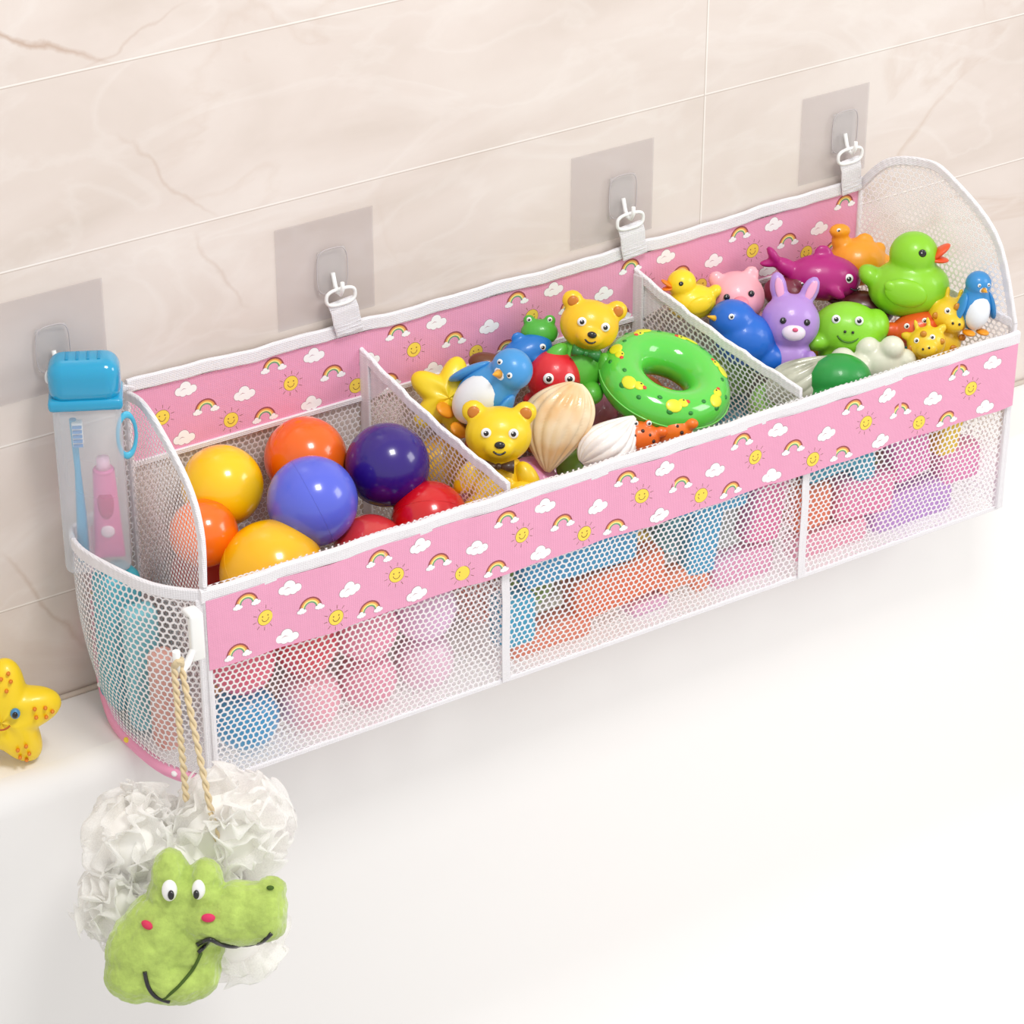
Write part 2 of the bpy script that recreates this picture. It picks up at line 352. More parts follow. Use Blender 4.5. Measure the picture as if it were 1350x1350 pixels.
# dividers
for (xr,zr,xf,zf) in((.318,.296,.361,.228),(.656,.298,.721,.230)):
    nv=V((xf-xr,-.213,0)).normalized();nn=V((nv.y,-nv.x,0))
    def dt(s):return V((xr+(xf-xr)*s,-.006-.211*s,zr+(zf-zr)*s-.006*math.sin(math.pi*s)))
    b=B();b.surf(lambda s,t:V((dt(s).x,dt(s).y,.006+(dt(s).z-.006)*t)),16,12,NET,uv=lambda s,t,c:(s*.22,t*.26))
    d=bpart(b,'divider','white mesh divider with bound top edge')
    b=B();b.strip([dt(i/24)+V((0,0,fw(i/24)*.9)) for i in range(25)],.012,(0,0,1),nn,.005,TRIM);bpart(b,'edge_binding','white edge binding',d)
    b=B();b.surf(lambda s,t:V((xr+nv.x*(.004+.045*s*(1-t)),-.006+nv.y*(.004+.045*s*(1-t)),zr-.003-.055*t-.012*s*(1-t))),6,6,TRIM);b.strip([(xr,-.012,zr),(xr,-.012,.15),(xr,-.012,.01)],.014,nv,nn,.003,TRIM);bpart(b,'seam_tape','white seam tape',d)
# arched ends
def interp(pts,s):
    n=len(pts)-1;q=min(s*n,n-1e-6);i=int(q);f=q-i
    P=[V(pts[max(0,min(n,i+k))]) for k in(-1,0,1,2)]
    return .5*((2*P[1])+(P[2]-P[0])*f+(2*P[0]-5*P[1]+4*P[2]-P[3])*f*f+(-P[0]+3*P[1]-3*P[2]+P[3])*f**3)
def endpanel(pts,label,mid=None):
    pts=[V(q) for q in pts]
    b=B();b.surf(lambda s,t:V((interp(pts,s).x,interp(pts,s).y,.006+(interp(pts,s).z-.006)*t)),28,16,NET,uv=lambda s,t,c:(c.y,c.z))
    e=bpart(b,'end_panel',label)
    path=[interp(pts,i/28) for i in range(29)]
    Ws=[];Ns=[]
    for i in range(29):
        t=(path[min(28,i+1)]-path[max(0,i-1)]).normalized();n=V((1,0,0));Ns.append((n-t*n.dot(t)).normalized());Ws.append(t.cross(Ns[-1]))
    b=B();b.strip(path,.010,Ws,Ns,.005,TRIM);bpart(b,'edge_binding','white edge binding',e)
    if mid:
        b=B();b.strip([V((interp(pts,s).x-.002,interp(pts,s).y,mid[0]+(mid[1]-mid[0])*s)) for s in(0,.25,.5,.75,1)],.011,(0,0,1),(1,0,0),.003,TRIM);bpart(b,'seam_tape','white seam tape',e)
    for q in(pts[0],pts[-1]):
        b=B();b.strip([(q.x,q.y,q.z),(q.x,q.y,.1),(q.x,q.y,.006)],.010,(0,1,0),(1,0,0),.005,TRIM);bpart(b,'edge_binding','white edge binding',e)
endpanel([(.958,-.004,.325),(.966,-.041,.366),(.982,-.085,.378),(.985,-.124,.373),(.998,-.189,.326),(1.007,-.219,.235)],'arched white mesh end panel',(.255,.235))
endpanel([(.056,-.004,.322),(.050,-.055,.335),(.042,-.115,.329),(.034,-.178,.309),(.028,-.210,.278),(.022,-.221,.228)],'arched white mesh end panel')
# outer side pocket
rim=[(.012,-.006,.199),(-.022,-.028,.203),(-.036,-.075,.211),(-.034,-.135,.221),(-.014,-.190,.221),(.020,-.221,.218)]
bot=[(.006,-.006,.09),(-.004,-.030,.035),(-.014,-.075,.008),(-.014,-.125,.004),(-.006,-.175,.003),(.018,-.219,.004)]
def pk(s,t):
    a=interp(bot,s);c=interp(rim,s);q=a.lerp(c,t);q.x-=.012*math.sin(math.pi*t)*math.sin(math.pi*s);return q
b=B();b.surf(pk,30,16,NET,uv=lambda s,t,c:(s*.26,t*.2));pocket=bpart(b,'side_pocket','white mesh outer side pocket with pink printed edging')
path=[interp(rim,i/24) for i in range(25)]
Ns=[];
for i in range(25):
    t=(path[min(24,i+1)]-path[max(0,i-1)]);Ns.append(V((t.y,-t.x,0)).normalized())
b=B();b.strip(path,.013,(0,0,1),Ns,.005,TRIM);bpart(b,'rim_binding','white edge binding',pocket)
path=[V(rim[0]).lerp(V(bot[0]),i/5) for i in range(5)]+[interp(bot,i/20) for i in range(21)]
b=B();b.tube(path,.0062,PINKP,10)
for i in range(2,12,3):
    q=path[i*2]+V((-.0045,-.001,.003));b.sph(q,(.003,.004,.0025),C_CL if i%2 else C_SUN,seg=10)
bpart(b,'pocket_edging','pink printed edging',pocket,fix=True)
b=B();b.strip([(.018,-.222,.215),(.018,-.222,.1),(.018,-.222,.006)],.010,(1,0,0),(0,1,0),.004,TRIM);bpart(b,'edge_binding','white corner binding')
# straps with rings
def strap(p0,p1,wd=.031):
    p0=V(p0);p1=V(p1)
    b=B();b.strip([p0,p0.lerp(p1,.3)+V((.0005,-.0015,0)),p0.lerp(p1,.6)+V((-.0005,-.001,0)),p1],wd,(1,0,.1),(0,1,0),.002,TRIM)
    for k in range(9): 
        q=p0.lerp(p1,(k+.5)/9)+V((0,-.0018,0));b.tube([q+V((-wd*.46,0,-.0015)),q+V((wd*.46,0,.0015))],.0004,TRIM,5)
    s=bpart(b,'hanging_strap','white webbing strap',fix=True)
    b=B();pts=[(.0165*(abs(math.cos(a))**.7)*(1 if math.cos(a)>0 else -1),.0085*(abs(math.sin(a))**.7)*(1 if math.sin(a)>0 else -1)) for a in [2*math.pi*j/40+.01 for j in range(40)]]
    b.tube([(p0.x-.001+x,-.0155,p0.z+.005+z) for x,z in pts],.0019,WHITE,8,closed=True);bpart(b,'ring','white rounded plastic buckle loop',s,fix=True)
strap((-.012,-.0135,.365),(.052,-.012,.332),.02)
strap((.292,-.0135,.366),(.303,-.012,.326));strap((.642,-.0135,.362),(.651,-.012,.322));strap((.934,-.0135,.368),(.942,-.012,.326),.027)
# ------------------------------------------------------------------ adhesive hooks
EDG=mat((192,184,185),.3)
def hook(x0,x1,z0,z1,hx,hz,i):
    b=B();b.box(((x0+x1)/2,-.0013,(z0+z1)/2),(x1-x0,.001,z1-z0),FILM,bev=.0004,seg=1)
    h=b.obj('adhesive_wall_hook',label='clear square adhesive wall hook stuck on the marble tile',cat='wall hook',group='adhesive hooks holding the basket')
    b=B();b.box((hx,-.0038,hz+.006),(.032,.0035,.046),HOOKP,bev=.0015)
    b.tube([(hx+.0175*(abs(math.cos(a))**.55)*(1 if math.cos(a)>0 else -1),-.0052,hz+.006+.0245*(abs(math.sin(a))**.55)*(1 if math.sin(a)>0 else -1)) for a in [2*math.pi*j/40+.01 for j in range(40)]],.0006,EDG,6,closed=True)
    b.obj('hook_base',parent=h,label='clear rounded hook base')
    b=B();b.tube([(hx,-.006,hz+.004),(hx,-.010,hz-.008),(hx,-.014,hz-.014),(hx,-.021,hz-.014),(hx,-.025,hz-.007),(hx,-.025,hz+.001)],.0022,WHITE,10)
    b.obj('hook_prong',parent=h,label='white plastic hook prong')
hook(-.075,.041,.345,.451,-.016,.387,1);hook(.227,.338,.342,.453,.288,.390,2);hook(.575,.679,.343,.448,.638,.386,3);hook(.874,.966,.345,.447,.932,.392,4)
# ------------------------------------------------------------------ play balls
def ball(c,r,col,label,name='play_ball'):
    b=B();b.sph((0,0,0),r,mat(col,.22,.5),seg=48)
    b.tor((0,0,0),r,.00025,mat(tuple(int(x*.97) for x in col),.3,.3),n=64,k=6)
    return b.obj(name,loc=c,rot=(random.uniform(0,3),random.uniform(0,3),0),label=label,cat='ball',group='play balls in the basket')
for c,r,col,l in(((.130,-.053,.221),.0410,(255,206,8),'glossy yellow plastic play ball near the mesh end'),
 ((.226,-.050,.222),.0420,(245,104,6),'glossy orange plastic play ball against the back panel'),
 ((.191,-.126,.220),.0450,(90,104,222),'glossy periwinkle blue plastic play ball in the pile'),
 ((.288,-.106,.222),.0425,(42,4,122),'glossy dark purple plastic play ball beside the divider'),
 ((.308,-.154,.177),.0385,(214,10,18),'glossy red plastic play ball behind the front band'),
 ((.090,-.088,.197),.0340,(248,114,6),'glossy orange plastic play ball tucked at the mesh end'),
 ((.134,-.145,.167),.0520,(254,192,0),'large glossy yellow play ball behind the front band'),
 ((.238,-.156,.163),.0370,(214,56,56),'muted red plastic play ball behind the front band')):
    ball(c,r,col,l)
low=[((.078,-.178,.103),.034,(236,90,124)),((.080,-.178,.037),.034,(20,160,214)),((.147,-.180,.100),.033,(226,56,80)),((.149,-.180,.035),.033,(246,180,196)),
 ((.215,-.180,.095),.034,(244,150,182)),((.283,-.180,.095),.034,(234,190,226)),((.216,-.180,.034),.031,(238,160,184)),((.283,-.180,.033),.031,(243,205,224)),
 ((.11,-.105,.045),.036,(245,150,40)),((.20,-.105,.060),.037,(230,70,60)),((.20,-.04,.04),.03,(90,110,210)),((.285,-.08,.09),.037,(250,210,60)),((.11,-.04,.12),.033,(200,60,60))]
for c,r,col in low: ball(c,r,col,'plastic play ball seen through the mesh front panel')
# ------------------------------------------------------------------ toys
FACE=-.5687
def rot(yaw=0,tilt=-.35,roll=0):
    return (Matrix.Rotation(FACE+yaw,3,'Z')@Matrix.Rotation(tilt,3,'X')@Matrix.Rotation(roll,3,'Y')).to_euler()
def part(name,par,fn,label=None):
    b=B();fn(b);return b.obj(name,parent=par,label=label)
def eye(par,c,r=.2,col=None,pup=.55):
    b=B();x,y,z=c
    if col is None: b.sph(c,(r,r*.5,r),WHITE,seg=16);b.sph((x,y-r*.32,z),(r*pup,r*.35,r*pup),BLACK,seg=14)
    else: b.sph(c,(r,r*.5,r),BLACK,seg=14)
    b.sph((x-r*.2,y-r*(.6 if col is None else .4),z+r*.25),r*.16,WHITE,seg=8)
    return b.obj('eye',parent=par,label='small black and white eye')
def toy(name,parts,m,loc,s,r,label,cat='bath toy',vox=.07,sm=4):
    b=B()
    for q in parts:
        b.sph(q[0],q[1],m,rot=q[2] if len(q)>2 else (0,0,0),seg=20)
    return b.obj(name,loc=loc,rot=r,scale=s,label=label,cat=cat,group='bath toys in the basket',fix=False,remesh=vox,smooth=sm)
def smile(b,c,R,m=BLACK,r=.035,a=1.0):
    b.tube([(c[0]+R*math.sin(t),c[1]-.0+.15*abs(math.sin(t))*R,c[2]-R*math.cos(t)) for t in [(-a+2*a*i/8) for i in range(9)]],r,m,6)
def bear(loc,s,r,col,body,label,bow=(70,45,30)):
    m=vinyl(*col)
    o=toy('bear_toy',[((0,0,0),(1.05,.85,.9)),((-.8,0,.72),(.38,.25,.36)),((.8,0,.72),(.38,.25,.36)),((0,-.7,-.25),(.5,.35,.36))],m,loc,s,r,label)
    part('body',o,lambda b:(b.sph((0,.1,-1.55),(.95,.8,1.05),vinyl(*body)),b.sph((-.95,-.35,-1.3),(.33,.33,.6),vinyl(*body),rot=(0,.5,0)),b.sph((.95,-.35,-1.3),(.33,.33,.6),vinyl(*body),rot=(0,-.5,0)),b.sph((-.6,-.55,-2.2),(.42,.5,.4),vinyl(*body)),b.sph((.6,-.55,-2.2),(.42,.5,.4),vinyl(*body))),'rounded bear body')
    eye(o,(-.42,-.78,.2),.16);eye(o,(.42,-.78,.2),.16)
    part('nose',o,lambda b:b.sph((0,-1.04,-.12),(.17,.1,.12),BLACK,seg=12))
    part('mouth',o,lambda b:smile(b,(0,-1.02,-.2),.22))
    for x in(-.8,.8): part('inner_ear',o,lambda b:b.sph((x,-.2,.72),(.2,.08,.2),vinyl(200,120,30),seg=12))
    part('bow_tie',o,lambda b:(b.cyl((-.25,-.75,-.85),.22,.06,.45,vinyl(*bow),rot=(0,math.pi/2,0)),b.cyl((.25,-.75,-.85),.06,.22,.45,vinyl(*bow),rot=(0,math.pi/2,0)),b.sph((0,-.75,-.85),.11,vinyl(*bow),seg=10)),'small dark bow tie')
    return o
def penguin(loc,s,r,col,label):
    o=toy('penguin_toy',[((0,0,0),(1,.85,1.4)),((0,-.1,1.5),(.78,.74,.74)),((0,0,.9),(.76,.7,.7)),((0,.6,-1.2),(.4,.5,.25))],vinyl(*col),loc,s,r,label)
    part('belly',o,lambda b:b.sph((0,-.3,-.15),(.82,.68,1.15),vinyl(238,242,246)),'white belly')
    part('face',o,lambda b:b.sph((0,-.42,1.38),(.45,.42,.38),vinyl(235,240,246)),'white face patch')
    for x in(-1,1): part('wing',o,lambda b:b.sph((x*1.0,-.15,.1),(.2,.45,.9),vinyl(*col),rot=(0,-x*.3,0)))
    eye(o,(-.3,-.76,1.6),.11);eye(o,(.3,-.76,1.6),.11)
    part('beak',o,lambda b:b.cyl((0,-1.0,1.32),.18,.02,.45,vinyl(245,170,40),rot=(math.pi/2,0,0),seg=14),'yellow beak')
    for x in(-.45,.45): part('foot',o,lambda b:b.sph((x,-.5,-1.4),(.35,.5,.16),vinyl(245,160,30)),'orange foot')
    return o
def duck(loc,s,r,col,beak,label,flip=1,hx=.55):
    f=flip
    o=toy('duck_toy',[((0,0,0),(1.3,1.0,.95)),((-1.2*f,0,.45),(.45,.4,.33),(0,f*.7,0)),((hx*f,0,1.1),(.78,.72,.72)),(((hx-.15)*f,0,.6),(.72,.66,.5))],vinyl(*col),loc,s,r,label)
    d=hx-.55
    part('beak',o,lambda b:(b.sph(((1.33+d)*f,-.15,1.17),(.42,.32,.12),vinyl(*beak),rot=(0,-f*.6,0)),b.sph(((1.28+d)*f,-.15,.93),(.36,.28,.1),vinyl(*beak),rot=(0,f*.15,0))),'open orange beak')
    part('wing',o,lambda b:(b.sph((-.2*f,-.88,.1),(.7,.22,.45),vinyl(*col),rot=(0,f*.3,0)),b.sph((-.55*f,-.9,.25),(.38,.15,.22),vinyl(*col),rot=(0,f*.6,0))))
    eye(o,((.74+d)*f,-.65,1.3),.13,1)
    return o
def star(loc,s,r,col,dot,label,group=None,eyes=True,sp=True,rr=.52,th_=.34):
    def starfn(s,t,R=1.0):
        a=2*math.pi*s;rad=rr+(R-rr)*(.5+.5*math.cos(5*a))**.85;th=math.pi*(t-.5)
        c=max(0,math.cos(th))
        return V((rad*c**.7*math.sin(a),-th_*math.sin(th)*(1.15-.3*rad),rad*c**.7*math.cos(a)))
    b=B();b.surf(starfn,100,16,vinyl(*col),cu=True)
    o=b.obj('starfish_toy',loc=loc,rot=r,scale=s,label=label,cat='bath toy',group=group,fix=True)
    if sp:
        for k in range(5):
            a=2*math.pi*k/5
            part('spots',o,lambda b:[b.sph((q*math.sin(a+da),-th_*(1.15-.3*q)*(1-(q/1.02)**4)**.5*.93,q*math.cos(a+da)),(.036,.05,.036),vinyl(*dot),seg=10) for q,da in((.58,.1),(.60,-.16),(.74,.16),(.76,-.06),(.85,.08))],'raised orange dots')
    if eyes:
        for x in(-.22,.22): 
            part('eye',o,lambda b:(b.sph((x,-th_*.98,.2),(.085,.08,.095),vinyl(70,140,190),seg=14),b.sph((x,-th_*1.12,.2),(.05,.05,.06),BLACK,seg=10)),'blue and black eye')
        part('mouth',o,lambda b:smile(b,(0,-th_*1.12,.08),.17,mat((190,90,20),.5),.018))
    return o
BG='bath toys in the basket'
# middle compartment
star((.394,-.050,.242),.044,rot(.1,-.5,.3),(248,218,30),(240,140,20),'plain yellow rubber starfish toy behind the blue penguin',BG,False,False,.6,.4)
penguin((.414,-.090,.258),.0285,rot(-.55,-.35,.66),(66,150,215),'blue and white rubber penguin toy leaning over')
bear((.398,-.140,.240),.0325,rot(.05,-.3,.05),(242,206,20),(240,200,20),'yellow rubber bear toy with brown bow tie')
def octopus(loc,s,r,col,label):
    o=toy('octopus_toy',[((0,0,.2),(1,.9,1))]+[((math.sin(a)*.8,-math.cos(a)*.8,-.7),(.33,.33,.3)) for a in [i*math.pi/3 for i in range(6)]],vinyl(*col),loc,s,r,label)
    eye(o,(-.38,-.82,.3),.2);eye(o,(.38,-.82,.3),.2)
    part('mouth',o,lambda b:b.sph((0,-.92,-.15),(.3,.1,.13),vinyl(250,210,60)),'yellow mouth')
    return o
octopus((.508,-.074,.238),.029,rot(.2,-.3,.1),(222,36,48),'red rubber octopus toy in the toy pile')
def whale(loc,s,r,col,label,belly=None,name='whale_toy'):
    o=toy(name,[((0,0,0),(1.35,.8,.82)),((-1.3,0,.25),(.6,.35,.3),(0,.5,0)),((-1.9,-.1,.7),(.4,.25,.16),(0,.9,0)),((-1.95,0,.4),(.4,.22,.14),(0,-.1,0)),((-.1,0,.85),(.35,.12,.3),(0,.5,0)),((.3,-.75,-.35),(.4,.12,.2),(.3,.5,0))],vinyl(*col),loc,s,r,label)
    eye(o,(.72,-.62,.15),.17)
    part('mouth',o,lambda b:smile(b,(1.0,-.6,0),.25,BLACK,.03,.7))
    return o
whale((.494,-.042,.263),.022,rot(.3,-.2,-.3),(24,120,205),'small blue rubber whale toy against the back panel')
def shell(name,loc,s,r,c1,c2,label,n=9,tw=1.2,flat=.55,dep=.13):
    m,nt,p=newmat('shell_%d'%c1[0]);p.inputs['Roughness'].default_value=.3;p.inputs['Coat Weight'].default_value=.3
    tc=nt.nodes.new('ShaderNodeTexCoord');w_=nt.nodes.new('ShaderNodeTexNoise');w_.inputs['Scale'].default_value=1.1
    cr=nt.nodes.new('ShaderNodeValToRGB');cr.color_ramp.elements[0].color=rgb(*c1);cr.color_ramp.elements[1].color=rgb(*c2)
    cr.color_ramp.elements[0].position=.35;cr.color_ramp.elements[1].position=.6
    nt.links.new(tc.outputs['Object'],w_.inputs[0]);nt.links.new(w_.outputs['Fac'],cr.inputs[0]);nt.links.new(cr.outputs[0],p.inputs['Base Color'])
    def fn(a,t):
        th=2*math.pi*a+tw*t;q=t
        prof=math.sin(math.pi*min(1,q*.97+.015))**.7*(1.2-.6*q)
        rid=abs(math.sin(n*th/2))**.7
        rr=prof*(1-dep/2+dep*rid)
        return V((rr*math.cos(th)+.3*math.sin(2.6*q),rr*flat*math.sin(th),-1.3+2.6*q))
    b=B();b.surf(fn,168,60,m,cu=True);return b.obj(name,loc=loc,rot=r,scale=s,label=label,cat='bath toy',group=BG)
shell('seashell_toy',(.478,-.140,.224),.037,rot(0,-.4,3.4),(234,188,130),(250,228,192),'smooth peach and cream spiral ribbed seashell toy',16,3.2,.65,.13)
shell('seashell_toy',(.513,-.165,.213),.028,rot(.2,-.5,.9),(236,226,220),(250,246,243),'white ribbed seashell toy beside cream seashell',16,.3,.7,.15)
bear((.554,-.070,.291),.0300,rot(.1,-.25,.28),(247,196,24),(95,190,60),'yellow bear toy with green body leaning on swim ring',(40,120,50))
o=toy('frog_toy',[((0,0,0),(1.1,.8,.8)),((-.6,0,.7),(.35,.3,.35)),((.6,0,.7),(.35,.3,.35))],vinyl(80,180,60),(.515,-.035,.278),.018,rot(0,-.3,0),'small green rubber frog toy beside bear')
eye(o,(-.6,-.25,.8),.15);eye(o,(.6,-.25,.8),.15)
# swim ring
b=B();GR=mat((96,210,74),.14,.6,sss=.35)
b.tor((0,0,0),1,.50,GR,n=64,k=24);b.tor((0,0,0),1.5,.018,mat((130,222,105),.2,.5),n=64,k=6)
ring=b.obj('swim_ring_toy',loc=(.611,-.127,.233),rot=(Matrix.Rotation(FACE,3,'Z')@Matrix.Rotation(.20,3,'X')@Matrix.Rotation(.28,3,'Y')).to_euler(),scale=.0475,label='green inflatable mini swim ring with yellow duck print',cat='bath toy',group=BG)
for k in range(7):
    a=2*math.pi*k/7+.25
    def spots(b):
        for (da,dp,r,mm) in((0,0,.19,vinyl(226,226,44)),(.17,.2,.13,vinyl(226,226,44)),(.27,.28,.06,vinyl(220,60,40)),(.18,.32,.03,BLACK),(-.05,-.3,.08,vinyl(30,130,40)),(.3,-.25,.06,vinyl(30,130,40)),(-.28,.2,.06,vinyl(30,130,40))):
            A=a+da;P=.85+dp+.15;n=V((math.cos(P)*math.cos(A),math.cos(P)*math.sin(A),math.sin(P)));c=V((math.cos(A),math.sin(A),0))+n*.49
            q=n.to_track_quat('Z','Y').to_euler();b.sph(c,(r,r*.8,.03 if mm!=BLACK else .045),mm,rot=tuple(q),seg=14)
    part('duck_print',ring,spots,'yellow duck motif')
def spotty(loc,s,r,label,col=(240,110,30),dot=(60,30,20)):
    o=toy('crab_toy',[((0,0,0),(1.1,.8,.85)),((-1.05,-.3,.35),(.38,.28,.3)),((1.05,-.3,.35),(.38,.28,.3)),((-.35,-.3,.75),(.2,.2,.25)),((.35,-.3,.75),(.2,.2,.25))],vinyl(*col),loc,s,r,label)
    part('spots',o,lambda b:[b.sph((math.sin(a)*.7,-.62,.1+math.cos(a*2.1)*.35),(.11,.12,.11),vinyl(*dot),seg=10) for a in(-1.1,-.6,0,.55,1.0)],'dark spots')
    eye(o,(-.35,-.48,.83),.14);eye(o,(.35,-.48,.83),.14);return o
spotty((.549,-.172,.207),.0200,rot(.2,-.3,.1),'orange spotted rubber crab toy behind the front band')
spotty((.584,-.180,.209),.0200,rot(-.2,-.4,-.1),'orange rubber crab toy with dark spots beside swim ring',(244,120,24))
o=toy('fish_toy',[((0,0,0),(1,.7,.7)),((-1.1,0,.1),(.4,.2,.5))],vinyl(244,130,36),(.615,-.122,.203),.027,rot(0,-.2,.4),'orange rubber fish toy under the swim ring');eye(o,(.5,-.5,.2),.15)
o=toy('fish_toy',[((0,0,0),(1,.7,.7)),((-1.1,0,.1),(.4,.2,.5))],vinyl(248,205,40),(.402,-.185,.190),.020,rot(0,-.2,.4),'yellow rubber fish toy beside the divider');eye(o,(.5,-.5,.2),.15)
o=toy('seal_toy',[((0,0,0),(1.2,.8,.7)),((.9,0,.5),(.6,.55,.5))],vinyl(110,60,30),(.448,-.040,.262),.017,rot(0,-.2,.2),'small brown rubber seal toy at the back');eye(o,(1.1,-.45,.6),.12)
# right compartment
duck((.703,-.045,.268),.0205,rot(.2,-.1,0),(250,215,30),(245,130,20),'small yellow rubber duck beside the divider',-1)
def pig(loc,s,r):
    o=toy('pig_toy',[((0,0,0),(1,.9,.92)),((-.6,-.1,.75),(.28,.16,.3)),((.6,-.1,.75),(.28,.16,.3)),((0,.5,-.9),(.95,.8,.8))],vinyl(247,176,186),loc,s,r,'pink rubber pig toy near the back panel')
    part('snout',o,lambda b:(b.cyl((0,-.95,-.1),.3,.27,.25,vinyl(240,140,160),rot=(math.pi/2,0,0)),b.sph((-.1,-1.08,-.1),.06,BLACK,seg=8),b.sph((.1,-1.08,-.1),.06,BLACK,seg=8)),'pink snout')
    eye(o,(-.42,-.82,.22),.11,1);eye(o,(.42,-.82,.22),.11,1)
pig((.758,-.05,.260),.032,rot(.1,-.3,-.1))
o=toy('bird_toy',[((0,0,0),(1.15,1.0,1.0)),((-.6,0,.5),(.9,.85,.8)),((1.0,0,-.45),(.8,.7,.65)),((.9,.1,.3),(.5,.5,.4))],vinyl(22,104,205),(.740,-.092,.234),.0295,rot(.2,-.3,.35),'glossy blue rubber bird toy beside the lilac rabbit')
eye(o,(-.95,-.78,.7),.11);part('beak',o,lambda b:b.cyl((-1.5,-.3,.45),.14,.02,.35,vinyl(250,190,40),rot=(0,-math.pi/2,0),seg=12),'yellow beak')
def bunny(loc,s,r):
    P=(180,142,214)
    o=toy('rabbit_toy',[((0,0,0),(1,.85,.95)),((0,.15,-1.25),(.9,.8,.9)),((-.5,.1,1.1),(.30,.22,.55),(0,-.25,0)),((.55,.1,1.05),(.30,.22,.55),(0,.35,0)),((-.7,-.5,-1.2),(.25,.25,.4)),((.7,-.5,-1.2),(.25,.25,.4))],vinyl(*P),loc,s,r,'lilac rubber rabbit toy with upright ears')
    for x,a in((-.5,-.25),(.56,.35)): part('inner_ear',o,lambda b:b.sph((x,-.11,1.1),(.15,.05,.38),vinyl(238,170,205),rot=(0,a,0),seg=12),'pink inner ear')
    part('muzzle',o,lambda b:b.sph((0,-.75,-.22),(.4,.22,.28),vinyl(240,225,240)),'pale muzzle')
    part('nose',o,lambda b:b.sph((0,-.96,-.1),(.1,.06,.07),vinyl(225,90,130),seg=10))
    eye(o,(-.4,-.78,.15),.11,1);eye(o,(.4,-.78,.15),.11,1)
bunny((.790,-.106,.246),.0325,rot(.1,-.3,.12))
whale((.868,-.062,.261),.0315,rot(.15,-.2,.12),(178,22,120),'magenta rubber dolphin toy on top of the pile',None,'dolphin_toy')
o=toy('dinosaur_toy',[((0,0,0),(1.2,1.0,1.0)),((-.65,0,.8),(.4,.36,.6),(0,-.3,0)),((-.75,-.1,1.35),(.45,.33,.3)),((.9,0,-.1),(.7,.5,.4)),((.3,0,.8),(.4,.25,.4)),((.9,0,.5),(.3,.2,.3))],vinyl(246,160,30),(.922,-.052,.262),.027,rot(.1,-.2,0),'yellow-orange rubber dinosaur toy at the back')
eye(o,(-.85,-.36,1.43),.09)
duck((.935,-.127,.258),.0345,rot(0,-.15,-.05),(140,208,36),(238,84,30),'lime green rubber duck with orange beak atop the pile',1,.15)
def turtle(loc,s,r):
    o=toy('turtle_toy',[((0,0,0),(1.2,.9,.95)),((-1.0,-.3,-.5),(.45,.4,.3)),((.9,-.3,-.6),(.45,.4,.3)),((.1,.2,-.8),(1,.8,.6)),((.9,.1,.2),(.5,.6,.6))],vinyl(140,214,46),loc,s,r,'lime green rubber turtle toy with wide eyes')
    eye(o,(-.5,-.76,.35),.15);eye(o,(.25,-.86,.38),.15)
    part('nostrils',o,lambda b:(b.sph((-.18,-.92,-.02),.05,BLACK,seg=8),b.sph((.08,-.93,-.02),.05,BLACK,seg=8)))
    part('mouth',o,lambda b:smile(b,(-.05,-.86,.05),.42,mat((70,120,20),.4),.035))
turtle((.855,-.124,.227),.0325,rot(0,-.4,.1))
o=toy('seal_toy',[((0,0,0),(1.2,.8,.7)),((.9,0,.5),(.6,.55,.5)),((-1.2,0,.1),(.5,.5,.2))],vinyl(86,34,34),(.903,-.095,.228),.027,rot(0,-.2,.2),'dark brown rubber seal toy among the toys');eye(o,(1.1,-.45,.6),.12)
o=toy('seal_toy',[((0,0,0),(1,.8,.8)),((.7,0,.6),(.5,.5,.45))],vinyl(120,40,60),(.822,-.050,.250),.022,rot(0,-.2,.2),'dark maroon rubber seal toy at the back');eye(o,(.8,-.42,.7),.12)
o=toy('crab_toy',[((0,0,0),(1.2,.8,.75)),((-1.1,-.2,.3),(.45,.35,.35)),((1.1,-.2,.3),(.45,.35,.35))],vinyl(232,92,30),(.926,-.154,.222),.025,rot(0,-.3,-.3),'orange-red rubber crab toy under the duck');eye(o,(-.4,-.66,.35),.13);eye(o,(.4,-.66,.35),.13)
o=toy('sheep_toy',[((.9*math.cos(i*1.05),-.3*(i%2),.7*math.sin(i*1.05)),(.5,.5,.48)) for i in range(6)]+[((0,0,0),(1,.7,.8)),((-1.5,-.2,.35),(.5,.4,.45))],vinyl(226,226,205),(.866,-.170,.204),.0275,rot(0,-.3,-.1),'cream white rubber sheep toy behind the front band')
eye(o,(-1.7,-.5,.45),.1,1)
def giraffe(loc,s,r,label):
    o=toy('giraffe_toy',[((0,0,0),(.95,.8,.8)),((0,-.65,-.25),(.5,.4,.4)),((-.8,0,.5),(.35,.18,.22),(0,.5,0)),((.8,0,.5),(.35,.18,.22),(0,-.5,0)),((-.3,0,.95),(.12,.12,.3)),((.3,0,.95),(.12,.12,.3)),((0,.2,-1.2),(.85,.75,.9))],vinyl(240,200,40),loc,s,r,label)
    eye(o,(-.38,-.68,.25),.14);eye(o,(.38,-.68,.25),.14)
    part('spots',o,lambda b:[b.sph(q,(.17,.08,.15),vinyl(200,130,20),seg=10) for q in((0,-.74,.5),(-.75,-.45,-.05),(.75,-.45,-.05),(-.5,-.5,-1.1),(.3,-.5,-1.3),(.65,-.35,-.8))],'brown spots')
    part('nostrils',o,lambda b:(b.sph((-.15,-1.03,-.2),.06,BLACK,seg=8),b.sph((.15,-1.03,-.2),.06,BLACK,seg=8)))
giraffe((.958,-.170,.236),.0255,rot(.2,-.3,.25),'yellow rubber giraffe toy near the end panel')
giraffe((.916,-.184,.220),.0225,rot(-.2,-.4,-.3),'small yellow giraffe toy behind the front band')
